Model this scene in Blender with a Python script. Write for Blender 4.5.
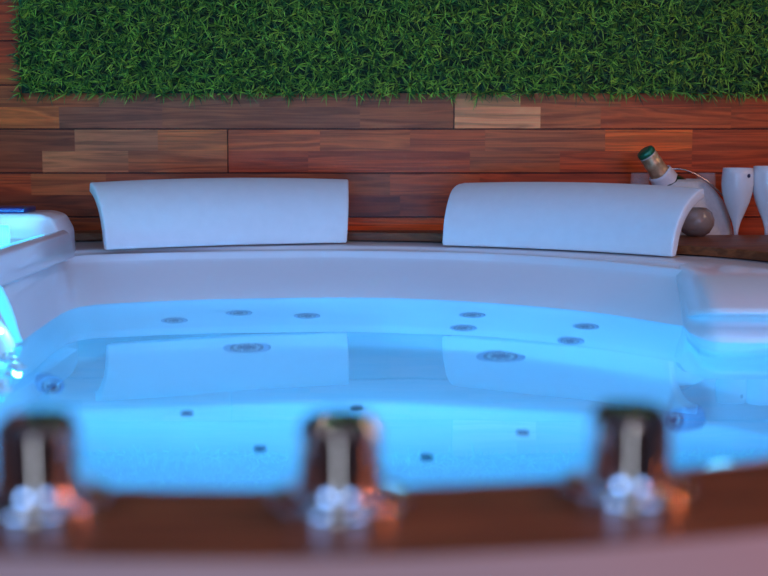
import bpy, bmesh, math, random
from mathutils import Vector, Matrix
from mathutils.bvhtree import BVHTree
random.seed(7)
scene = bpy.context.scene
C = scene.collection
for o in list(bpy.data.objects): bpy.data.objects.remove(o)

# ------------------------------------------------------------ camera, light, exposure
FPX = 1300.0; PITCH = math.atan(156/1300); CAMZ = 1.0
cd = bpy.data.cameras.new('camera'); cam = bpy.data.objects.new('camera', cd); C.objects.link(cam)
cam.location = (0, 0, CAMZ); cam.rotation_euler = (math.pi/2-PITCH, 0, 0)
cd.sensor_width = 36; cd.lens = FPX/768*36; cd.clip_start = .02
cd.dof.use_dof = True; cd.dof.focus_distance = 2.85; cd.dof.aperture_fstop = 3.0
scene.camera = cam
vs = scene.view_settings
vs.view_transform = 'Standard'; vs.look = 'None'; vs.gamma = 1; vs.use_curve_mapping = False; vs.exposure = 0.0
world = bpy.data.worlds.new('world'); scene.world = world; world.use_nodes = True
bg = world.node_tree.nodes['Background']; bg.inputs[0].default_value = (.42, .62, 1, 1); bg.inputs[1].default_value = .6
RIM = 1.55

def area(name, loc, target, sx, sy, power, col, shape='RECTANGLE', spread=180):
    l = bpy.data.lights.new(name, 'AREA'); l.shape = shape; l.size = sx
    if shape in ('RECTANGLE', 'ELLIPSE'): l.size_y = sy
    l.energy = power; l.color = col; l.spread = math.radians(spread)
    o = bpy.data.objects.new(name, l); C.objects.link(o); o.location = loc
    o.rotation_euler = (Vector(target)-Vector(loc)).to_track_quat('-Z', 'Y').to_euler()
    return o
# daylight through the two windows behind the viewer, ceiling lamps, heater glow
area('window_daylight', (-1.3, -1.42, 1.6), (-.6, 2.5, .9), .9, 1.2, 20, (.38, .76, 1.58))
area('window_daylight', (1.2, -1.42, 1.6), (.5, 2.5, .9), .9, 1.2, 12, (.38, .76, 1.58))
area('doorway_daylight', (-.12, -1.42, 1.02), (-.12, 2.5, 1.02), .07, 1.9, 3.2, (.9, .93, 1))
area('ceiling_lamp_light', (0, 1.75, 2.36), (0, 1.9, 0), 1.6, 1.2, 5, (.38, .76, 1.58))
for x, y in ((-1.0, .2), (-.35, -.35), (.45, -.2), (1.1, .5)):
    area('downlight', (x, y, 2.37), (x, y, 0), .05, .05, 2.0, (1, .90, .82), 'DISK')
area('heater_glow', (1.55, .55, 1.25), (0, .75, .8), .08, .16, 7, (1, .20, .06))
area('unseen_warm_lamp', (1.9, 2.1, 1.9), (.8, 3.1, .9), .3, .3, 5, (1, .64, .42))  # unseen, aimed at the right end of the boarded wall
area('unseen_warm_lamp', (1.3, -.7, 1.9), (0, .65, .77), .2, .2, 3.0, (1, .42, .30))  # added out of view to warm the near side panel
# added lamps hidden under the near rim, colouring pillows and back wall blue
for x, y in ((-.35, 1.035), (.0, 1.0), (.28, 1.06)):
    area('added_rim_light', (x, y, .70), (x*1.2, 2.8, .78), .05, .03, RIM, (.04, .50, 1), 'ELLIPSE')

# ------------------------------------------------------------ helpers
def ray(u, v):
    d = Vector(((u-384)/FPX, 1, -(v-288)/FPX))
    c, s = math.cos(-PITCH), math.sin(-PITCH)
    return Vector((d.x, d.y*c - d.z*s, d.y*s + d.z*c))
def PZ(u, v, z):
    d = ray(u, v); t = (z-CAMZ)/d.z; return Vector((0, 0, CAMZ))+d*t
def PY(u, v, y):
    d = ray(u, v); t = y/d.y; return Vector((0, 0, CAMZ))+d*t

def link(name, me, mat=None, parent=None, smooth=False):
    o = bpy.data.objects.new(name, me); C.objects.link(o)
    if mat: me.materials.append(mat)
    if parent: o.parent = parent
    if smooth:
        for p in me.polygons: p.use_smooth = True
    return o
def from_bm(name, bm, mat=None, parent=None, smooth=False, autosmooth=None):
    bmesh.ops.recalc_face_normals(bm, faces=bm.faces)
    me = bpy.data.meshes.new(name); bm.to_mesh(me); bm.free()
    o = link(name, me, mat, parent, smooth or autosmooth is not None)
    if autosmooth is not None:
        me.set_sharp_from_angle(angle=math.radians(autosmooth))
    return o
def tag(o, label=None, cat=None, group=None, kind=None):
    if label: o['label'] = label
    if cat: o['category'] = cat
    if group: o['group'] = group
    if kind: o['kind'] = kind
    return o
def empty(name, loc=(0, 0, 0), rz=0):
    o = bpy.data.objects.new(name, None); C.objects.link(o); o.location = loc; o.rotation_euler = (0, 0, rz)
    o.empty_display_size = .05
    return o
def box(bm, x0, x1, y0, y1, z0, z1, bev=0, seg=2):
    r = bmesh.ops.create_cube(bm, size=1)
    for v in r['verts']:
        v.co = Vector(((x0+x1)/2+v.co.x*(x1-x0), (y0+y1)/2+v.co.y*(y1-y0), (z0+z1)/2+v.co.z*(z1-z0)))
    if bev:
        es = list({e for v in r['verts'] for e in v.link_edges})
        bmesh.ops.bevel(bm, geom=es, offset=bev, segments=seg, affect='EDGES', profile=.5)
def lathe(bm, prof, seg=48, M=None, shear=None):
    rings = []; pr = [prof[0]]
    for (r0, z0), (r1, z1) in zip(prof, prof[1:]):
        if not shear and math.hypot(r1-r0, z1-z0) > .003 and len(prof) < 8:
            for t in (.08, .92): pr.append((r0+(r1-r0)*t, z0+(z1-z0)*t))
        pr.append((r1, z1))
    prof = pr
    for r, z in prof:
        ring = []
        for k in range(seg):
            a = 2*math.pi*k/seg
            p = Vector((r*math.cos(a), r*math.sin(a), z))
            if shear: p = p+Vector(shear(z))
            if M: p = M @ p
            ring.append(bm.verts.new(p))
        rings.append(ring)
    for a, b in zip(rings, rings[1:]):
        for k in range(seg):
            bm.faces.new((a[k], a[(k+1) % seg], b[(k+1) % seg], b[k]))
    return rings
def closed_lathe(bm, prof, seg=48, M=None, shear=None):
    rg = lathe(bm, prof, seg, M, shear)
    bm.faces.new(list(reversed(rg[0]))); bm.faces.new(rg[-1])
def tube(bm, pts, r, seg=10):
    rings = []
    for i, p in enumerate(pts):
        p = Vector(p)
        t = (Vector(pts[min(i+1, len(pts)-1)])-Vector(pts[max(i-1, 0)])).normalized()
        a = t.cross(Vector((0, 0, 1)))
        if a.length < .1: a = t.cross(Vector((0, 1, 0)))
        a.normalize(); b = t.cross(a)
        rr = r[i] if isinstance(r, (list, tuple)) else r
        rings.append([bm.verts.new(p+(a*math.cos(2*math.pi*k/seg)+b*math.sin(2*math.pi*k/seg))*rr) for k in range(seg)])
    for a, b in zip(rings, rings[1:]):
        for k in range(seg): bm.faces.new((a[k], a[(k+1) % seg], b[(k+1) % seg], b[k]))
    bm.faces.new(rings[0]); bm.faces.new(list(reversed(rings[-1])))

def mat(name, col=(.8, .8, .8), rough=.5, metal=0, **kw):
    m = bpy.data.materials.new(name); m.use_nodes = True
    b = m.node_tree.nodes['Principled BSDF']
    b.inputs['Base Color'].default_value = (*col, 1); b.inputs['Roughness'].default_value = rough
    b.inputs['Metallic'].default_value = metal
    for k, v in kw.items():
        b.inputs[k.replace('_', ' ')].default_value = v
    return m
def nd(m, t, **kw):
    n = m.node_tree.nodes.new(t)
    for k, v in kw.items(): setattr(n, k, v)
    return n
def bsdf(m): return m.node_tree.nodes['Principled BSDF']
def add_noise(m, c1, c2, scale=(1, 1, 1), ns=5, bump=0, detail=4, contrast=(.3, .7)):
    L = m.node_tree.links; tc = nd(m, 'ShaderNodeTexCoord'); mp = nd(m, 'ShaderNodeMapping')
    mp.inputs['Scale'].default_value = scale
    n = nd(m, 'ShaderNodeTexNoise'); n.inputs['Scale'].default_value = ns; n.inputs['Detail'].default_value = detail
    cr = nd(m, 'ShaderNodeValToRGB'); e = cr.color_ramp.elements
    e[0].position, e[1].position = contrast; e[0].color = (*c1, 1); e[1].color = (*c2, 1)
    L.new(tc.outputs['Object'], mp.inputs[0]); L.new(mp.outputs[0], n.inputs['Vector'])
    L.new(n.outputs[0], cr.inputs[0]); L.new(cr.outputs[0], bsdf(m).inputs['Base Color'])
    if bump:
        bp = nd(m, 'ShaderNodeBump'); bp.inputs['Strength'].default_value = bump; bp.inputs['Distance'].default_value = .002
        L.new(n.outputs[0], bp.inputs['Height']); L.new(bp.outputs[0], bsdf(m).inputs['Normal'])
    return m
def s2l(c): return tuple(((x/255+.055)/1.055)**2.4 if x > 10 else x/255/12.92 for x in c)

# acrylic, chrome, plastics
acrylic = mat('white_acrylic', (.80, .82, .86), .13)
add_noise(acrylic, (.77, .79, .84), (.82, .84, .88), ns=3)
foam = add_noise(mat('pillow_foam', rough=.42), (.77, .78, .81), (.80, .81, .84), ns=40)
chrome = add_noise(mat('chrome', rough=.07, metal=1), (.62, .62, .64), (.70, .70, .72), ns=8)
steel = add_noise(mat('jet_steel', rough=.25, metal=.4), (.60, .63, .68), (.80, .83, .88), ns=60)
darkp = add_noise(mat('dark_nozzle_plastic', rough=.4), (.015, .03, .08), (.03, .05, .12), ns=60)
greyp = add_noise(mat('grey_jet_plastic', rough=.35), (.22, .32, .46), (.28, .40, .55), ns=60)
whitep = add_noise(mat('white_flute_plastic', rough=.22), (.74, .72, .74), (.80, .78, .80), ns=10)
cooler_m = add_noise(mat('cream_cooler_ceramic', rough=.45), (.60, .57, .55), (.68, .65, .63), ns=160, bump=.1)
plaster = add_noise(mat('plaster', rough=.9), (.16, .12, .11), (.20, .15, .14), ns=6)
floor_m = add_noise(mat('floor_boards', rough=.6), (.12, .06, .04), (.2, .1, .06), scale=(1, 12, 1), ns=3)

def wood_material(name, use_attr=False, base=(.14, .05, .03), rough=.42):
    m = mat(name, rough=rough); L = m.node_tree.links; bsdf(m).inputs['Specular IOR Level'].default_value = .22
    tc = nd(m, 'ShaderNodeTexCoord')
    off = nd(m, 'ShaderNodeVectorMath', operation='ADD')
    L.new(tc.outputs['Object'], off.inputs[0])
    if use_attr:
        at = nd(m, 'ShaderNodeAttribute', attribute_name='shift'); L.new(at.outputs['Vector'], off.inputs[1])
    mp = nd(m, 'ShaderNodeMapping'); mp.inputs['Scale'].default_value = (2.0, 14, 34)
    L.new(off.outputs[0], mp.inputs[0])
    big = nd(m, 'ShaderNodeTexNoise'); big.inputs['Scale'].default_value = 1.1; big.inputs['Detail'].default_value = 3
    big.inputs['Distortion'].default_value = .6
    L.new(mp.outputs[0], big.inputs['Vector'])
    mul = nd(m, 'ShaderNodeMath', operation='MULTIPLY'); mul.inputs[1].default_value = 9
    L.new(big.outputs[0], mul.inputs[0])
    fr = nd(m, 'ShaderNodeMath', operation='PINGPONG'); fr.inputs[1].default_value = 1
    L.new(mul.outputs[0], fr.inputs[0])
    mp2 = nd(m, 'ShaderNodeMapping'); mp2.inputs['Scale'].default_value = (7, 100, 190)
    L.new(off.outputs[0], mp2.inputs[0])
    fine = nd(m, 'ShaderNodeTexNoise'); fine.inputs['Scale'].default_value = 1.6; fine.inputs['Detail'].default_value = 3
    L.new(mp2.outputs[0], fine.inputs['Vector'])
    mx = nd(m, 'ShaderNodeMix', data_type='FLOAT'); mx.inputs[0].default_value = .5
    L.new(fr.outputs[0], mx.inputs[2]); L.new(fine.outputs[0], mx.inputs[3])
    mr = nd(m, 'ShaderNodeMapRange'); mr.inputs[1].default_value = .25; mr.inputs[2].default_value = .75
    mr.inputs[3].default_value = .6; mr.inputs[4].default_value = 1.22
    L.new(mx.outputs[0], mr.inputs[0])
    vm = nd(m, 'ShaderNodeVectorMath', operation='SCALE')
    if use_attr:
        ac = nd(m, 'ShaderNodeAttribute', attribute_name='tone'); L.new(ac.outputs['Color'], vm.inputs[0])
    else: vm.inputs[0].default_value = base
    L.new(mr.outputs[0], vm.inputs['Scale']); L.new(vm.outputs[0], bsdf(m).inputs['Base Color'])
    bp = nd(m, 'ShaderNodeBump'); bp.inputs['Strength'].default_value = .25; bp.inputs['Distance'].default_value = .001
    L.new(mx.outputs[0], bp.inputs['Height']); L.new(bp.outputs[0], bsdf(m).inputs['Normal'])
    return m
wall_wood = wood_material('mahogany_strip_boards', True)
deck_wood = wood_material('deck_wood', base=(.20, .058, .020), rough=.45)

# ------------------------------------------------------------ room shell
WY = 3.15
ZT = 2.4
def struct(o): o['kind'] = 'structure'; return o
ROWS = {  # one strip: (u0, u1, colour seen); rows by the height of their upper and lower edges
 (85, 107): [(-60, 100, (105, 62, 58)), (100, 260, (88, 60, 70)), (260, 453, (92, 58, 62)), (454, 520, (120, 94, 104)), (520, 620, (115, 70, 68)), (620, 840, (112, 58, 50))],
 (107, 129): [(-60, 60, (125, 75, 62)), (60, 163, (88, 58, 70)), (163, 360, (95, 62, 68)), (360, 453, (98, 62, 62)), (454, 540, (148, 110, 126)), (540, 600, (112, 70, 68)), (600, 730, (112, 60, 50)), (730, 840, (104, 54, 46))],
 (129, 151): [(-60, 75, (85, 50, 50)), (75, 158, (108, 77, 88)), (158, 227, (120, 78, 72)), (228, 320, (118, 68, 60)), (320, 410, (115, 68, 60)), (410, 485, (110, 62, 55)), (485, 605, (110, 68, 66)), (605, 692, (140, 78, 54)), (692, 840, (108, 54, 44))],
 (151, 173): [(-60, 42, (88, 50, 46)), (42, 128, (120, 86, 94)), (128, 227, (108, 71, 70)), (228, 308, (102, 50, 40)), (308, 470, (108, 55, 46)), (470, 560, (102, 62, 58)), (560, 692, (114, 58, 46)), (692, 840, (108, 53, 43))],
 (173, 195): [(-60, 30, (112, 62, 50)), (30, 105, (110, 74, 70)), (105, 390, (95, 58, 55)), (390, 480, (106, 58, 52)), (480, 640, (106, 52, 42)), (640, 840, (102, 49, 40))],
 (195, 217): [(-60, 110, (82, 46, 40)), (110, 400, (78, 40, 40)), (400, 460, (88, 42, 38)), (460, 840, (102, 49, 40))],
 (217, 239): [(-60, 110, (88, 50, 40)), (110, 460, (128, 62, 40)), (460, 840, (108, 52, 40))],
}
def wall_z(v): return PY(384, v, WY).z
def wall_x(u): return (u-384)/FPX*math.hypot(1, 0)*WY/ (ray(384, 150).y)
def build_back_wall():
    bm = bmesh.new()
    tone = bm.loops.layers.float_color.new('tone'); sh = bm.loops.layers.float_vector.new('shift')
    def strip(x0, x1, z0, z1, col, gl=0, gr=0, gb=0, gt=0):
        s = Vector((random.uniform(-9, 9), random.uniform(-9, 9), random.uniform(-9, 9)))
        f0 = set(bm.faces)
        box(bm, x0+gl, x1-gr, WY, WY+.012, z0+gb, z1-gt)
        for f in bm.faces:
            if f in f0: continue
            for l in f.loops: l[tone] = (*[min(1, c*k) for c, k in zip(col, (3.6, 1.93, .48))], 1); l[sh] = s
    H = wall_z(85)-wall_z(107)
    for (va, vb), strips in ROWS.items():
        lower = (va-85)//22 % 2 == 1
        for (u0, u1, col) in strips:
            strip(wall_x(u0), wall_x(u1+(1 if u1 in (453, 227) else 0)), wall_z(vb), wall_z(va), s2l(col),
                  gl=.001 if u0 in (454, 228) else 0, gr=.002 if u1 in (453, 227) else 0, gb=.0016 if lower else 0, gt=0 if lower else .0016)
    pal = [(108, 60, 50), (95, 52, 46), (118, 66, 54), (88, 52, 54), (112, 50, 42)]
    def fill(z0, z1, x0, x1):
        n = 0; z = z0
        while z < z1-1e-4:
            x = x0-random.uniform(0, .3)
            while x < x1:
                w = random.uniform(.22, .5)
                strip(max(x, x0), min(x+w, x1), z, min(z+H, z1), s2l(random.choice(pal)), gb=.0016 if n % 2 == 0 else 0, gt=.0016 if n % 2 else 0)
                x += w
            z += H; n += 1
    xa, xb = wall_x(-60), wall_x(840)
    fill(wall_z(85), ZT, -2.3, 2.3)
    fill(0, wall_z(239), -2.3, 2.3)
    fill(wall_z(239), wall_z(85), -2.3, xa); fill(wall_z(239), wall_z(85), xb, 2.3)
    # dark backing behind the grooves
    f0 = set(bm.faces); box(bm, -2.3, 2.3, WY+.010, WY+.05, 0, ZT)
    for f in bm.faces:
        if f not in f0:
            for l in f.loops: l[tone] = (.012, .006, .005, 1)
    return struct(from_bm('wall_back', bm, wall_wood))
build_back_wall()
def slab(name, m, *a):
    bm = bmesh.new(); box(bm, *a); return struct(from_bm(name, bm, m))
slab('floor', floor_m, -2.3, 2.3, -1.5, WY+.05, -.05, 0)
slab('ceiling', plaster, -2.3, 2.3, -1.5, WY+.05, ZT, ZT+.05)
slab('wall_left', plaster, -2.35, -2.3, -1.5, WY+.05, 0, ZT)
slab('wall_right', plaster, 2.3, 2.35, -1.5, WY+.05, 0, ZT)
bm = bmesh.new()   # front wall, behind the viewer, with two window openings and a doorway slit of daylight
xs = [-2.3, -1.75, -.85, -.2, -.04, .75, 1.65, 2.3]
for i in range(7):
    if i in (1, 5):
        box(bm, xs[i], xs[i+1], -1.55, -1.5, 0, .75); box(bm, xs[i], xs[i+1], -1.55, -1.5, 2.25, ZT)
    elif i == 3: box(bm, xs[i], xs[i+1], -1.55, -1.5, 2.1, ZT)
    else: box(bm, xs[i], xs[i+1], -1.55, -1.5, 0, ZT)
struct(from_bm('wall_front', bm, plaster))

# ------------------------------------------------------------ tub shell
def catmull(pts, n=24):
    out = []; N = len(pts)
    for i in range(N):
        p0, p1, p2, p3 = [Vector(pts[(i+k) % N]) for k in (-1, 0, 1, 2)]
        for j in range(n):
            t = j/n
            out.append(.5*((2*p1)+(p2-p0)*t+(2*p0-5*p1+4*p2-p3)*t*t+(3*p1-p0-3*p2+p3)*t**3))
    return out
CX, CY = -.05, 1.85
NA = 240
def polar(pts):
    c = catmull(pts)
    seg = [((p.x-CX), (p.y-CY)) for p in c]; out = []
    for k in range(NA):
        th = 2*math.pi*k/NA; dx, dy = math.cos(th), math.sin(th); best = None
        for i in range(len(seg)):
            a, b = seg[i], seg[(i+1) % len(seg)]
            ex, ey = b[0]-a[0], b[1]-a[1]
            den = dx*ey-dy*ex
            if abs(den) < 1e-12: continue
            t = (a[0]*ey-a[1]*ex)/den; s = (a[0]*dy-a[1]*dx)/den
            if t > 0 and -1e-6 <= s <= 1+1e-6 and (best is None or t > best): best = t
        out.append(Vector((CX+dx*best, CY+dy*best)))
    return out
deck_in = polar([(-.13, .82), (.27, .895), (.62, 1.13), (.86, 1.55), (.90, 2.05), (.738, 2.50), (.42, 2.80), (.13, 2.95), (-.2, 3.0), (-.69, 2.98), (-.95, 2.8), (-1.08, 2.3), (-1.1, 1.8), (-.95, 1.3), (-.55, .93)])
flange = polar([(-.13, .93), (.25, 1.0), (.56, 1.22), (.73, 1.52), (.77, 1.85), (.74, 2.14), (.60, 2.40), (.41, 2.64), (.2, 2.78), (-.07, 2.845), (-.35, 2.825), (-.58, 2.765), (-.65, 2.71), (-.658, 2.60), (-.643, 2.3), (-.635, 2.0), (-.635, 1.6), (-.60, 1.25), (-.42, 1.02)])
wl = polar([(-.13, .97), (.22, 1.04), (.51, 1.26), (.67, 1.53), (.71, 1.85), (.67, 2.12), (.60, 2.25), (.52, 2.36), (.39, 2.53), (.2, 2.66), (-.02, 2.735), (-.3, 2.72), (-.5, 2.665), (-.598, 2.61), (-.622, 2.53), (-.622, 2.4), (-.612, 2.2), (-.600, 2.0), (-.605, 1.6), (-.57, 1.28), (-.38, 1.06)])
crease = polar([(-.1, 1.1), (.2, 1.15), (.45, 1.35), (.60, 1.57), (.63, 1.85), (.585, 2.05), (.42, 2.25), (.2, 2.42), (0, 2.49), (-.22, 2.49), (-.42, 2.45), (-.54, 2.38), (-.565, 2.2), (-.56, 2.0), (-.57, 1.6), (-.50, 1.3), (-.3, 1.16)])
seat_in = polar([(-.1, 1.14), (.15, 1.18), (.41, 1.39), (.55, 1.6), (.58, 1.77), (.52, 1.89), (.34, 1.97), (.15, 2.02), (0, 2.05), (-.2, 2.04), (-.38, 2.01), (-.52, 1.96), (-.53, 1.8), (-.53, 1.6), (-.46, 1.32), (-.28, 1.19)])
RZ = .752; WZ = .65
def off(loop, d):
    return [Vector((p.x, p.y))+(Vector((p.x-CX, p.y-CY)).normalized()*d) for p in loop]
def ring_mesh(levels, cap_last=True, rounds=2):
    cols = []
    for k in range(NA):
        prof = [Vector((lp[k].x, lp[k].y, z)) for lp, z in levels]
        for _ in range(rounds):
            q = [prof[0]]
            for a, b in zip(prof, prof[1:]):
                q += [a*.75+b*.25, a*.25+b*.75]
            q.append(prof[-1]); prof = q
        cols.append(prof)
    bm = bmesh.new(); V = [[bm.verts.new(p) for p in c] for c in cols]
    for k in range(NA):
        a, b = V[k], V[(k+1) % NA]
        for j in range(len(a)-1): bm.faces.new((a[j], a[j+1], b[j+1], b[j]))
    if cap_last: bm.faces.new([c[-1] for c in V])
    return bm
tub = empty('whirlpool_tub', (CX, CY, 0))
tag(tub, 'white moulded acrylic whirlpool bath with jets, filled with blue-lit water', 'hot tub')
def child(o, parent):
    o.parent = parent; o.matrix_parent_inverse = Matrix.Translation(-Vector(parent.location)); return o
lv = [(off(deck_in, .03), RZ-.004), (off(deck_in, -.01), RZ-.002), (off(flange, .050), RZ-.003), (off(flange, .045), RZ-.012), (off(flange, .014), RZ-.013), (off(flange, .008), RZ-.010), (flange, RZ-.022),
      (off(flange, -.006), RZ-.03), (wl, WZ+.0), (off(wl, -.02), WZ-.05), (off(crease, .01), .33), (off(crease, -.02), .30), (off(seat_in, .012), .285), (seat_in, .275),
      (off(seat_in, -.02), .22), (off(seat_in, -.035), .04), (off(seat_in, -.10), .03)]
bm = ring_mesh(lv)
bmesh.ops.triangulate(bm, faces=[f for f in bm.faces if len(f.verts) > 4])
bmesh.ops.recalc_face_normals(bm, faces=bm.faces)
bvh = BVHTree.FromBMesh(bm)
shell = from_bm('shell', bm, acrylic, None, smooth=True); child(shell, tub)

def under(u, v):
    """where the sight line through the water meets the shell: point and normal"""
    p = PZ(u, v, WZ); d = (p-Vector((0, 0, CAMZ))).normalized()
    n = Vector((0, 0, 1)); c = -d.dot(n); r = 1/1.33
    t = r*d+(r*c-math.sqrt(1-r*r*(1-c*c)))*n
    loc, nor, i, dist = bvh.ray_cast(p, t)
    if nor.dot(t) > 0: nor = -nor
    return loc, nor
def frame_at(loc, nor):
    return Matrix.Translation(loc) @ nor.to_track_quat('Z', 'Y').to_matrix().to_4x4()
def put(name, bm, m, parent):
    return from_bm(name, bm, m, parent, autosmooth=35)
def placed(name, prof, m, parent, M, seg=40):
    bm = bmesh.new(); closed_lathe(bm, prof, seg); o = put(name, bm, m, parent)
    return o
def jet(u, v, R, kind, tilt=0, side=None):
    loc, nor = under(u, v)
    nor = (nor+Vector((0, -1, .25))*tilt).normalized()
    if side: nor = Vector(side).normalized(); loc = loc+Vector((0, 0, .035))+nor*.012
    M = frame_at(loc+nor*.003, nor)
    if side: M = M @ Matrix.Diagonal((1, 2.6, 1, 1))
    base = bmesh.new()
    if kind == 'air':
        closed_lathe(base, [(R, 0), (R, .002), (R*.8, .004)], 24); j = put('air_jet', base, darkp, None)
    else:
        closed_lathe(base, [(R, -.03 if side else -.012), (R, .003), (R*.93, .006), (R*.72, .0065), (R*.66, .003), (R*.60, .002)], 48)
        j = put('jet', base, greyp, None)
        b = bmesh.new(); closed_lathe(b, [(R*.70, .0055), (R*.70, .0072), (R*.60, .0076)], 40); put('recess', b, darkp, j)
        b = bmesh.new(); closed_lathe(b, [(R*.56, .002), (R*.56, .0085), (R*.46, .0105), (R*.42, .007), (R*.36, .006)], 40); c = put('jet_ring', b, steel, j)
        b = bmesh.new(); closed_lathe(b, [(R*.36, .005), (R*.36, .0095), (R*.2, .013), (R*.13, .009)], 24); put('nozzle', b, darkp, j)
        b = bmesh.new()
        for k in range(6 if kind == 'big' else 3):
            a = 2*math.pi*k/(6 if kind == 'big' else 3)
            tube(b, [(R*.26*math.cos(a), R*.26*math.sin(a), .009), (R*.40*math.cos(a), R*.40*math.sin(a), .0095), (R*.62*math.cos(a+.3), R*.62*math.sin(a+.3), .007)], .0022, 6)
        put('spokes', b, steel, j)
    j.parent = tub; j.matrix_parent_inverse = Matrix.Identity(4)
    j.matrix_local = Matrix.Translation(-Vector(tub.location)) @ M
    return j
for u, v in ((247, 348), (501, 357)): jet(u, v, .046, 'big', .25)
for u, v in ((174, 320.5), (239, 313), (307, 316), (464, 328), (473, 315), (572, 341), (587, 326.5)): jet(u, v, .027, 'small', .35)
jet(47, 389, .024, 'small', 0, (1, -1.5, .2)); jet(687, 425, .024, 'small', 0, (-1, -.45, .1))
for u, v in ((187, 413), (260, 448), (357, 407), (523, 432), (427, 457)): jet(u, v, .011, 'air')

# left console with lit tray and spout (moulded with the tub)
cyan_glow = mat('cyan_lamp_and_water_glow', (.1, .7, .9), .3)  # shared by the tray lamp and the strip that glows as lit water
bsdf(cyan_glow).inputs['Emission Color'].default_value = (.09, .66, 1, 1); bsdf(cyan_glow).inputs['Emission Strength'].default_value = 1.0
def poly_prism(bm, poly, y0, y1, bev=0):
    """polygon in x,z swept along y"""
    a = [bm.verts.new((x, y0, z)) for x, z in poly]; b = [bm.verts.new((x, y1, z)) for x, z in poly]
    n = len(poly); fs = [bm.faces.new(a), bm.faces.new(list(reversed(b)))]
    for k in range(n): fs.append(bm.faces.new((a[k], b[k], b[(k+1) % n], a[(k+1) % n])))
    if bev:
        es = list({e for f in fs for e in f.edges}); bmesh.ops.bevel(bm, geom=es, offset=bev, segments=3, affect='EDGES', profile=.5)
bm = bmesh.new()
poly_prism(bm, [(-1.02, .715), (-.72, .728), (-.633, .746), (-.644, .795), (-.655, .802), (-.675, .795), (-.70, .780), (-.79, .784), (-.865, .826), (-.885, .833), (-1.02, .833)], 1.6, 2.655, .003)
child(from_bm('console', bm, acrylic, None, autosmooth=40), tub)
bm = bmesh.new()
poly_prism(bm, [(-1.02, .735), (-.662, .735), (-.664, .795), (-.680, .826), (-.705, .834), (-1.02, .834)], 2.657, 2.79, .008)
child(from_bm('console_end', bm, acrylic, None, autosmooth=40), tub)
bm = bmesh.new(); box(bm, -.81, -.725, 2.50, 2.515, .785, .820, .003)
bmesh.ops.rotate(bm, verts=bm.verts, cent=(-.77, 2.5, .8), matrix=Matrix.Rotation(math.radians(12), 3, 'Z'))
child(from_bm('tray_lamp', bm, cyan_glow, None, autosmooth=30), tub)
area('tray_light', (-.765, 2.45, .812), (-.80, 2.6, .80), .05, .02, .8, (.05, .62, 1), 'ELLIPSE')
area('tray_light', (-.692, 2.32, .793), (-.86, 2.32, .815), .50, .008, 1.6, (.05, .62, 1))  # added light of the hidden strip, brightens the tray's back slope
bm = bmesh.new(); box(bm, -.690, -.680, 2.05, 2.60, .786, .796, .002)  # strip added out of sight behind the lip to colour the tray cyan
child(from_bm('added_tray_strip', bm, cyan_glow, None, autosmooth=30), tub)
# glowing strip standing in for lit falling water, on the side wall
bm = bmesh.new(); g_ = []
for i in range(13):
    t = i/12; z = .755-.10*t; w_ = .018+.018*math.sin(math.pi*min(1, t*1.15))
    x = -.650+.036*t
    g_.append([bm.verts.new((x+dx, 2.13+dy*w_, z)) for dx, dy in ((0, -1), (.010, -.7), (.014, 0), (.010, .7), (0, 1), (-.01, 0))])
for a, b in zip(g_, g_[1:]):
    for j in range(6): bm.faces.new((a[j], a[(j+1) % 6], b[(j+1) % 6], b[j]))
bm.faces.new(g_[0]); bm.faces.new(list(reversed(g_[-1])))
child(from_bm('glowing_water_strip', bm, cyan_glow, None, smooth=True), tub)
area('water_strip_light', (-.602, 2.10, .69), (-.50, 1.95, .60), .015, .02, .22, (.08, .58, 1), 'ELLIPSE')  # light added for the glowing strip, aimed at the splash
bluep = add_noise(mat('blue_lid_plastic', rough=.3), (.01, .03, .16), (.02, .05, .24), ns=30)
bm = bmesh.new(); box(bm, -1.0, -.738, 2.67, 2.76, .8335, .845, .004)
t = from_bm('control_panel', bm, bluep, None, autosmooth=30)
child(t, tub)

# right armrest moulding
bm = bmesh.new()
prof = [(2.62, .750), (2.36, .748), (2.31, .742), (2.24, .728), (2.17, .708), (2.152, .701), (2.155, .697), (2.185, .694), (2.212, .688), (2.215, .678), (2.185, .670), (2.158, .666), (2.152, .658), (2.16, .60), (2.2, .42), (2.62, .42)]
rows = []
for i in range(31):
    t = i/30; x = .525+.40*t
    q = min(1, (x-.525)/.045); k = math.sqrt(max(0, 1-(1-q)**2))
    rows.append([bm.verts.new((x, y+(1-k)*.10 if y < 2.4 else y, z-(1-k)*.02*(z > .6))) for y, z in prof])
for a, b in zip(rows, rows[1:]):
    for j in range(len(prof)-1): bm.faces.new((a[j], a[j+1], b[j+1], b[j]))
bm.faces.new(rows[0]); bm.faces.new(list(reversed(rows[-1])))
bmesh.ops.rotate(bm, verts=bm.verts, cent=(.55, 2.16, .7), matrix=Matrix.Rotation(math.radians(-6), 3, 'Z'))
arm = from_bm('armrest', bm, acrylic, None, smooth=True); child(arm, tub)

# underwater lamps on the near inner wall
lensm = mat('underwater_lamp_lens', (.5, .8, 1), .3)
bsdf(lensm).inputs['Emission Color'].default_value = (.10, .6, 1, 1); bsdf(lensm).inputs['Emission Strength'].default_value = 3
UW = 3.0
for x, y, tx, ty in ((-.1, 1.07, -.1, 2.4), (-.33, 1.16, -.4, 2.6), (.26, 1.16, .35, 2.4)):
    d = (Vector((tx, ty, .75))-Vector((x, y, .56))).normalized()
    bm = bmesh.new(); closed_lathe(bm, [(.045, -.01), (.045, .004), (.038, .012)], 32, frame_at(Vector((x, y, .56))-d*.03, d))
    child(from_bm('underwater_lamp', bm, lensm, None, autosmooth=30), tub)
    area('underwater_light', Vector((x, y, .56)), (tx, ty+.3, .60), .08, .08, UW, (.09, .50, 1), 'DISK', 85)

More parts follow.
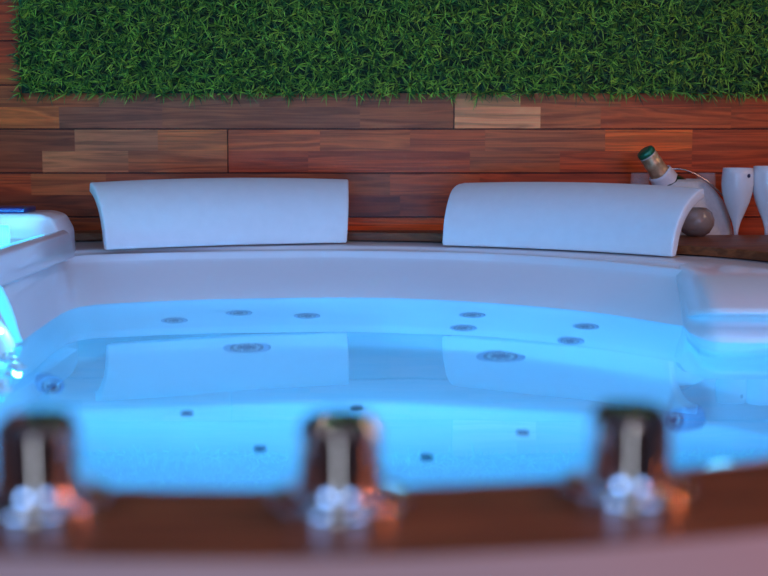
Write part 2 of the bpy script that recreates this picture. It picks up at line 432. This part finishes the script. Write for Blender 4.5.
for x, y in ((-.35, 1.022), (.0, .985), (.28, 1.045)):  # lenses of the added lamps under the near rim
    bm = bmesh.new(); closed_lathe(bm, [(.03, -.012), (.03, .004), (.024, .008)], 32, frame_at(Vector((x, y, .70)), Vector((0, 1, .05))))
    child(from_bm('added_rim_lamp', bm, lensm, None, autosmooth=30), tub)

# water
wm = bpy.data.materials.new('water'); wm.use_nodes = True
nt = wm.node_tree; nt.nodes.clear()
outn = nt.nodes.new('ShaderNodeOutputMaterial'); gl = nt.nodes.new('ShaderNodeBsdfGlass')
gl.inputs['IOR'].default_value = 1.33; gl.inputs['Roughness'].default_value = 0; gl.inputs['Color'].default_value = (.62, .90, 1, 1)
nz = nt.nodes.new('ShaderNodeTexNoise'); nz.inputs['Scale'].default_value = 5; nz.inputs['Detail'].default_value = 1
tc = nt.nodes.new('ShaderNodeTexCoord'); nt.links.new(tc.outputs['Object'], nz.inputs['Vector'])
bp = nt.nodes.new('ShaderNodeBump'); bp.inputs['Strength'].default_value = .04; bp.inputs['Distance'].default_value = .01
nt.links.new(nz.outputs[0], bp.inputs['Height']); nt.links.new(bp.outputs[0], gl.inputs['Normal'])
nt.links.new(gl.outputs[0], outn.inputs[0])
bm = bmesh.new()
ctr = bm.verts.new((CX, CY, WZ)); w2 = off(wl, .012)
vsr = [bm.verts.new((p.x, p.y, WZ)) for p in w2]
for k in range(NA): bm.faces.new((ctr, vsr[k], vsr[(k+1) % NA]))
me = bpy.data.meshes.new('water'); bm.normal_update(); bm.to_mesh(me); bm.free()
water = link('water', me, wm); tag(water, 'still clear water glowing blue inside the whirlpool bath', 'water', kind='stuff')

# bubbling splash under the glowing water strip
wf = mat('splash_water', (.85, .97, 1), .03, 0); bsdf(wf).inputs['Transmission Weight'].default_value = .45; bsdf(wf).inputs['IOR'].default_value = 1.33
bm = bmesh.new()
for k in range(26):
    u, v, r = random.choice([(6, 354, .012), (15, 364, .013), (1, 388, .014), (10, 376, .007), (22, 372, .005)])
    p = PZ(u+random.uniform(-4, 4), v+random.uniform(-5, 5), WZ+.001)
    rr = r*random.uniform(.35, 1)
    bmesh.ops.create_uvsphere(bm, u_segments=16, v_segments=8, radius=rr, matrix=Matrix.Translation(p) @ Matrix.Diagonal((1, 1, .55, 1)))
o = from_bm('splash', bm, wf, None, smooth=True)
tag(o, 'bright wet bubbles on the water by the glowing water strip at the left edge', 'bubbles', kind='stuff')

# ------------------------------------------------------------ wooden deck round the tub
outer = []
dfo = off(deck_in, .134)
for k in range(NA):
    p = dfo[k].copy()
    if deck_in[k].y > 2.2: 
        lim = 3.06 if p.x < .35 else 3.06-.14*min(1, (p.x-.35)/.25)
        i = deck_in[k]; d = (Vector((i.x-CX, i.y-CY))).normalized()
        f = min(1, (i.y-2.2)/.3)
        t = (lim-i.y)/max(d.y, .05)
        q = i+d*min(t, .55)
        p = p.lerp(q, f)
        p.y = min(p.y, lim)
    outer.append(p)
def ring_solid(name, inner, outer, z0, z1, m, bev=.003, zo=None):
    bm = bmesh.new()
    A = [bm.verts.new((p.x, p.y, z1)) for p in inner]; B = [bm.verts.new((p.x, p.y, zo if zo is not None and p.y < 2.4 else z1)) for p in outer]
    A2 = [bm.verts.new((p.x, p.y, z0)) for p in inner]; B2 = [bm.verts.new((p.x, p.y, z0)) for p in outer]
    for k in range(NA):
        n = (k+1) % NA
        bm.faces.new((A[k], B[k], B[n], A[n])); bm.faces.new((A2[k], A2[n], B2[n], B2[k]))
        bm.faces.new((A[k], A[n], A2[n], A2[k])); bm.faces.new((B[k], B2[k], B2[n], B[n]))
    if bev:
        S = set(A) | set(B)
        es = [e for e in bm.edges if e.verts[0] in S and e.verts[1] in S and ((e.verts[0] in set(A)) == (e.verts[1] in set(A)))]
        bmesh.ops.bevel(bm, geom=es, offset=bev, segments=2, affect='EDGES', profile=.5)
    return from_bm(name, bm, m, None, autosmooth=30)
DZ = .770
deck = ring_solid('wooden_deck', deck_in, outer, RZ+.0005, DZ, deck_wood)
tag(deck, 'dark reddish-brown wooden surround running round the rim of the whirlpool bath', 'deck')
so = []; si = []
for p in outer:
    d = Vector((p.x-CX, p.y-CY)).normalized(); q = p+d*.045; q.y = min(q.y, 3.066)
    if p.x > .3: q.y = min(q.y, 2.9235)
    i_ = p+d*.0004
    if p.y > 2.4: i_.y = min(i_.y, q.y-.0002)
    so.append(q); si.append(i_)
warm_tint = add_noise(mat('warm_tinted_panel', rough=.35), (.44, .27, .24), (.48, .30, .27), ns=4)  # pink of warm light on white acrylic put into the panel's colour
skirt = ring_solid('side_panel', si, so, 0, DZ-.002, warm_tint, 0, .700)  # sloped down so the knob grips don't mirror it
skirt['label'] = 'pale sloping outer panel with warm light in its colour'
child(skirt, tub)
bm = bmesh.new(); box(bm, -2.25, 2.25, 3.07, WY-.001, .725, .748, .002)
ledge = from_bm('wall_ledge', bm, deck_wood); tag(ledge, 'narrow brown wooden ledge along the boarded wall behind the bath', 'shelf')
bm = bmesh.new(); box(bm, -2.25, 2.25, 3.09, WY-.001, .0, .724, .002)
tag(from_bm('ledge_base', bm, deck_wood), None, None); ob = bpy.data.objects['ledge_base']; ob.parent = ledge
# corner top right, behind the deck, where the glasses stand
bm = bmesh.new(); box(bm, .36, 2.2, 2.925, 3.068, .725, .748, .002)
ob = from_bm('corner_board', bm, deck_wood); ob.parent = ledge

# ------------------------------------------------------------ turf panel
tm = mat('artificial_grass', rough=.55); L = tm.node_tree.links
geo = nd(tm, 'ShaderNodeNewGeometry'); cr = nd(tm, 'ShaderNodeValToRGB'); e = cr.color_ramp.elements
e[0].position = 0; e[0].color = (.006, .03, .012, 1); e[1].position = 1; e[1].color = (.46, .70, .07, 1)
x = cr.color_ramp.elements.new(.45); x.color = (.035, .13, .016, 1)
x = cr.color_ramp.elements.new(.8); x.color = (.19, .37, .03, 1)
L.new(geo.outputs['Random Per Island'], cr.inputs[0]); L.new(cr.outputs[0], bsdf(tm).inputs['Base Color'])
turf = empty('turf_panel', (0, WY, 1.1)); tag(turf, 'panel of dark green artificial grass mounted on the boarded wall', 'grass panel')
xl = wall_x(25); xr = 1.15; zb = PY(384, 93, WY-.02).z; zt = zb+.36
backm = add_noise(mat('turf_backing', rough=.9), (.004, .012, .005), (.008, .02, .008), ns=60)
bm = bmesh.new(); box(bm, xl, xr, WY-.014, WY-.002, zb, zt); child(from_bm('backing', bm, backm), turf)
V = []; F = []
def blade(p, d, L_, w, curl):
    side = d.cross(Vector((0, 1, 0)))
    if side.length < .2: side = d.cross(Vector((1, 0, 0)))
    side.normalize()
    side = (side+Vector((random.uniform(-.5, .5), random.uniform(-.5, .5), random.uniform(-.5, .5)))*.6).normalized()
    n0 = len(V)
    for i, (t, ww) in enumerate(((0, .7), (.4, 1), (.75, .75))):
        c = p+d*L_*t+curl*(t*t)*L_
        V.append(c-side*w*ww*.5); V.append(c+side*w*ww*.5)
    V.append(p+d*L_+curl*L_)
    F.extend([(n0, n0+1, n0+3, n0+2), (n0+2, n0+3, n0+5, n0+4), (n0+4, n0+5, n0+6)])
sp = .020; z = zb+.003
while z < zt:
    x = xl+.003
    while x < xr:
        p = Vector((x+random.uniform(-.35, .35)*sp, WY-.012, z+random.uniform(-.35, .35)*sp))
        for _ in range(17):
            a = random.uniform(0, 2*math.pi); s = random.uniform(.2, 1.35)
            d = Vector((math.cos(a)*s, -1, math.sin(a)*s)).normalized()
            curl = Vector((math.cos(a)*.3+random.uniform(-.2, .2), 0.0, math.sin(a)*.3-.12+random.uniform(-.2, .2)))
            blade(p, d, random.uniform(.018, .032), random.uniform(.0018, .0030), curl)
        x += sp
    z += sp
me = bpy.data.meshes.new('grass'); me.from_pydata([tuple(v) for v in V], [], F)
g = link('grass', me, tm); child(g, turf); g['kind'] = 'stuff'

# ------------------------------------------------------------ pillows
def pillow(p0, p1, bulge, a, b, th, zb, label, round_l, round_r, fl=0, fr=0, crown=.006):
    p0 = Vector(p0); p1 = Vector(p1); ch = p1-p0
    nrm = Vector((-ch.y, ch.x)).normalized()
    mid = (p0+p1)/2
    root = empty('bath_pillow', (mid.x, mid.y, zb)); tag(root, label, 'pillow', 'white pillows on the back rim')
    NS, NT = 48, 20
    def path(s): return p0+ch*s+nrm*bulge*4*s*(1-s)
    def nor(s):
        t = path(min(1, s+.01))-path(max(0, s-.01)); return Vector((-t.y, t.x)).normalized()
    PH = math.radians(78)
    def pt(s, t, off_):
        # corner rounding at the top of either end
        ss = s
        lim = .0
        if t > .72:
            q = (t-.72)/.28; cut = (1-math.sqrt(max(0, 1-q*q)))
            ss = s+(round_l*cut)*(1-s)-(round_r*cut)*s
        ph = PH*t
        r_o = a*(1-math.cos(ph)); zz = b*math.sin(ph)
        n2 = Vector((-math.cos(ph)*b, math.sin(ph)*a)).normalized()   # outward-facing (towards bather/up)
        tho = th*(1 if t > .12 else .75+.25*t/.12)
        o_, z_ = r_o-n2.x*off_*tho*1.0, zz-n2.y*off_*tho+crown*4*s*(1-s)*t
        c = path(ss)+ch.normalized()*(t*(fr*s-fl*(1-s))); n = nor(s)
        q = c+n*o_
        return Vector((q.x-mid.x, q.y-mid.y, z_))
    bm = bmesh.new(); G = {}
    for side in (0, 1):
        for i in range(NS+1):
            for j in range(NT+1): G[side, i, j] = bm.verts.new(pt(i/NS, j/NT, side))
    for i in range(NS):
        for j in range(NT):
            bm.faces.new([G[0, i, j], G[0, i+1, j], G[0, i+1, j+1], G[0, i, j+1]])
            bm.faces.new([G[1, i, j], G[1, i, j+1], G[1, i+1, j+1], G[1, i+1, j]])
    rim = []
    for i in range(NS):
        for j in (0, NT): rim.append(bm.faces.new([G[0, i, j], G[0, i+1, j], G[1, i+1, j], G[1, i, j]]))
    for j in range(NT):
        for i in (0, NS): rim.append(bm.faces.new([G[0, i, j], G[0, i, j+1], G[1, i, j+1], G[1, i, j]]))
    bmesh.ops.recalc_face_normals(bm, faces=bm.faces)
    es = [e for e in bm.edges if len(e.link_faces) == 2 and e.calc_face_angle(0) > 1.0]
    bmesh.ops.bevel(bm, geom=es, offset=.004, segments=3, affect='EDGES', profile=.5)
    from_bm('cushion', bm, foam, root, autosmooth=50)
    # fixing strip under the back of the cushion, resting on the rim
    bm = bmesh.new(); rows = []
    for i in range(0, NS+1, 2):
        s = .03+.94*i/NS; c = path(s); n = nor(s)
        q = [c+n*(th*.6), c+n*(th+.012)]
        rows.append([bm.verts.new((p.x-mid.x, p.y-mid.y, z)) for p in q for z in (.001, .03)])
    for A_, B_ in zip(rows, rows[1:]):
        for i, j in ((0, 1), (1, 3), (3, 2), (2, 0)): bm.faces.new((A_[i], A_[j], B_[j], B_[i]))
    for r in (rows[0], rows[-1]): bm.faces.new((r[0], r[1], r[3], r[2]))
    from_bm('fixing_strip', bm, foam, root)
    return root
zb_ = RZ
L0 = PZ(106, 250, zb_); L1 = PZ(347, 243, zb_); R0 = PZ(442, 245.5, zb_); R1 = PZ(672, 257, zb_)
pillow((L0.x, L0.y), (L1.x, L1.y), .026, .13, .143, .022, zb_, 'white curved pillow standing on the back rim, the left one, flared at its left end', .0, .0, .0, .016)
pillow((R0.x, R0.y), (R1.x, R1.y), .03, .15, .137, .022, zb_, 'white arched pillow on the back rim in front of the champagne bottle, thick end showing', .035, .0)

# ------------------------------------------------------------ knobs on the near deck
def knob(x, y, label):
    r = empty('chrome_knob', (x, y, DZ)); tag(r, label, 'knob', 'chrome control knobs on the near deck')
    bm = bmesh.new(); closed_lathe(bm, [(.0425, .0003), (.0425, .0085), (.0422, .0098), (.0414, .0110), (.0402, .0117), (.0385, .0120), (.028, .0125), (.0268, .0145), (.0262, .018)], 64)
    from_bm('flange', bm, chrome, r, autosmooth=60)
    bm = bmesh.new(); closed_lathe(bm, [(.0252, .013), (.0255, .0140), (.0255, .0521), (.0252, .0525), (.020, .0595), (.0, .0592)][:5], 64)
    from_bm('grip', bm, chrome, r, autosmooth=20)
    bm = bmesh.new(); closed_lathe(bm, [(.0225, .0526), (.0225, .0533), (.0215, .0537)], 48)  # dark disc standing in for the dark reflection on the knob's top
    from_bm('cap', bm, darkp, r, autosmooth=40)  # the dark disc that stands in for the reflection
    return r
for u, v, lab in ((40, 512, 'chrome cylindrical knob on the wooden deck, leftmost, cut by the left edge of the photo'),
                  (340, 512, 'chrome cylindrical knob on the wooden deck, the middle of the three, with a white streak'),
                  (628, 500, 'chrome cylindrical knob on the wooden deck, rightmost, blue glint on its left side')):
    p = PZ(u, v, DZ); knob(p.x, p.y, lab)

# ------------------------------------------------------------ champagne corner
SZ = .748
def flute(u, y, h, label):
    x = PY(u, 200, y).x
    r = empty('champagne_flute', (x, y, SZ)); tag(r, label, 'champagne flute', 'white flutes on the corner ledge')
    s = h/.165
    body = [(.030, .095), (.0345, .125), (.0355, .14), (.0335, .165)]
    prof = [(.0045, .018), (.0055, .03), (.010, .048), (.0185, .068), (.027, .090), (.0325, .112), (.0345, .130), (.0338, .150), (.0322, .165), (.0308, .165), (.0322, .15), (.0328, .13), (.030, .11), (.022, .085), (.010, .06), (.003, .052)]
    bm = bmesh.new(); closed_lathe(bm, [(a*s, b*s) for a, b in prof], 48); from_bm('bowl', bm, whitep, r, smooth=True)
    bm = bmesh.new(); closed_lathe(bm, [(a*s, b*s) for a, b in [(.030, .0003), (.030, .002), (.012, .005), (.006, .010), (.0045, .0185)]], 40); from_bm('foot', bm, whitep, r, autosmooth=60)
    return r, s
f1, s1 = flute(737, 2.963, .171, 'white plastic champagne flute with a small dark mark, beside the cooler')
bm = bmesh.new(); closed_lathe(bm, [(.0042, -.002), (.0046, .0006), (.003, .0010)], 16)
M = Matrix.Rotation(math.radians(28), 4, 'Z') @ Matrix.Translation((0, -.0338*s1, .1485*s1)) @ Matrix.Rotation(math.pi/2, 4, 'X')
bmesh.ops.transform(bm, matrix=M, verts=bm.verts); from_bm('mark', bm, darkp, f1)
flute(768, 2.963, .175, 'white plastic champagne flute cut by the right edge of the photo')

# leaning white cooler with wire handle
cc = PY(688, 236, 3.02); cz = SZ
cool = empty('champagne_cooler', (cc.x, 3.03, cz)); tag(cool, 'white champagne cooler with wire handle leaning left behind the right pillow', 'champagne cooler')
sy = .66
def shx(z): return (-.12*z, 0, 0)
bm = bmesh.new()
profo = [(.098, 0), (.107, .006), (.107, .025), (.104, .045), (.099, .07), (.090, .09), (.076, .11), (.058, .126), (.045, .134)]
profi = [(.042, .132), (.054, .122), (.070, .107), (.084, .088), (.093, .07), (.099, .045), (.10, .025), (.09, .012)]
closed_lathe(bm, [(a, b*1.07) for a, b in profo+profi], 64, None, shx)
for v in bm.verts: v.co.y *= sy
from_bm('body', bm, cooler_m, cool, smooth=True)
hm = add_noise(mat('handle_metal', rough=.25, metal=1), (.45, .40, .40), (.6, .55, .55), ns=20)
bm = bmesh.new(); pts = []
hA = [(662, 179), (665, 172), (674, 169), (685, 170), (697, 175), (708, 182), (717, 190), (725, 198), (731, 207), (733, 220)]
for i, (u, v) in enumerate(hA):
    q = PY(u, v, 3.03); pts.append((q.x-cc.x, q.y-3.03, q.z-cz))
sm = []
P3 = [Vector(p) for p in pts]
for i in range(len(P3)-1):
    p0, p1, p2, p3 = P3[max(i-1, 0)], P3[i], P3[i+1], P3[min(i+2, len(P3)-1)]
    for j in range(6):
        t = j/6; sm.append(.5*((2*p1)+(p2-p0)*t+(2*p0-5*p1+4*p2-p3)*t*t+(3*p1-p0-3*p2+p3)*t**3))
tube(bm, sm, .0022, 10); from_bm('handle', bm, hm, cool, smooth=True)

# bottle leaning out of the cooler
top = PY(647, 154, 3.01); low = PY(670, 188, 3.03)
ax = (top-low).normalized(); base = top-ax*.20
bot = empty('champagne_bottle', tuple(base)); tag(bot, 'champagne bottle in gold foil with green cap, leaning left out of the cooler', 'bottle')
q = ax.to_track_quat('Z', 'Y').to_matrix().to_4x4() @ Matrix.Diagonal((1.28, 1.28, 1, 1))
def foil_mat():
    m = mat('gold_foil', rough=.35, metal=.45)
    add_noise(m, (.42, .26, .14), (.85, .60, .36), ns=70, bump=.9); return m
gold = foil_mat(); greenf = add_noise(mat('green_foil', rough=.35, metal=.3), (.01, .10, .05), (.02, .18, .09), ns=60)
glassg = add_noise(mat('dark_green_glass', rough=.1), (.005, .02, .008), (.01, .03, .012), ns=20)
papr = add_noise(mat('white_neck_band', rough=.5), (.6, .55, .5), (.72, .68, .64), ns=80)
def bl(name, prof, m):
    bm = bmesh.new(); closed_lathe(bm, prof, 40, q); return from_bm(name, bm, m, bot, autosmooth=50)
bl('glass', [(.034, .005), (.036, .02), (.036, .08), (.030, .105), (.021, .125), (.016, .14)], glassg)
bl('foil', [(.0215, .118), (.0195, .135), (.0178, .15), (.0165, .165), (.0172, .170), (.0172, .178), (.0160, .181), (.0168, .19), (.0158, .196)], gold)
bl('foil_tip', [(.0160, .1955), (.0158, .200), (.0150, .204)], papr)
bl('cap', [(.0166, .1985), (.0168, .205), (.0155, .2095), (.011, .212)], greenf)
# white napkin collar round the neck
bm = bmesh.new(); rings = []
for j in range(8):
    t = j/7; ring = []
    for k in range(48):
        a = 2*math.pi*k/48; rr = .0220+.005*t+.0012*t*math.sin(a*5+t*2)
        ring.append(bm.verts.new(q @ Vector((rr*math.cos(a), rr*math.sin(a), .146-.06*t+.0015*math.sin(a*3)))))
    rings.append(ring)
for a_, b_ in zip(rings, rings[1:]):
    for k in range(48): bm.faces.new((a_[k], a_[(k+1) % 48], b_[(k+1) % 48], b_[k]))
nap = from_bm('napkin', bm, whitep, None, smooth=True); nap.location = base
md = nap.modifiers.new('solid', 'SOLIDIFY'); md.thickness = .0015
tag(nap, 'white napkin wrapped round the neck of the champagne bottle', 'napkin')

# cloudy round glass behind the pillow end
gm = mat('cloudy_glass', (.70, .58, .52), .25); bsdf(gm).inputs['Transmission Weight'].default_value = .75
p = PY(694, 236, 2.90)
tl = empty('glass_bowl', (p.x, 2.885, DZ)); tag(tl, 'round cloudy beige glass on the deck by the end of the right pillow', 'glass')
bm = bmesh.new(); closed_lathe(bm, [(.018, 0.0005), (.030, .008), (.0395, .025), (.040, .037), (.034, .053), (.022, .063), (.020, .063), (.031, .052), (.037, .037), (.0365, .025), (.026, .010)], 48)
from_bm('bowl', bm, gm, tl, smooth=True)
# two faint clear glasses by the wall
cg = mat('clear_glass', (.9, .85, .85), .04); bsdf(cg).inputs['Alpha'].default_value = .14
for u, y, lab in ((640, 3.115, 'clear stemmed glass by the wall left of the champagne bottle'), (706, 3.115, 'clear stemmed glass by the wall behind the wire handle')):
    x = PY(u, 180, y).x
    gr = empty('clear_glass', (x, y, SZ)); tag(gr, lab, 'glass')
    bm = bmesh.new(); closed_lathe(bm, [(.004, .05), (.010, .062), (.020, .080), (.024, .11), (.022, .155), (.0212, .155), (.0232, .11), (.019, .081), (.009, .066)], 40); from_bm('bowl', bm, cg, gr, smooth=True)
    bm = bmesh.new(); closed_lathe(bm, [(.025, .0003), (.025, .0015), (.004, .006), (.003, .05)], 32); from_bm('stem', bm, cg, gr, autosmooth=50)
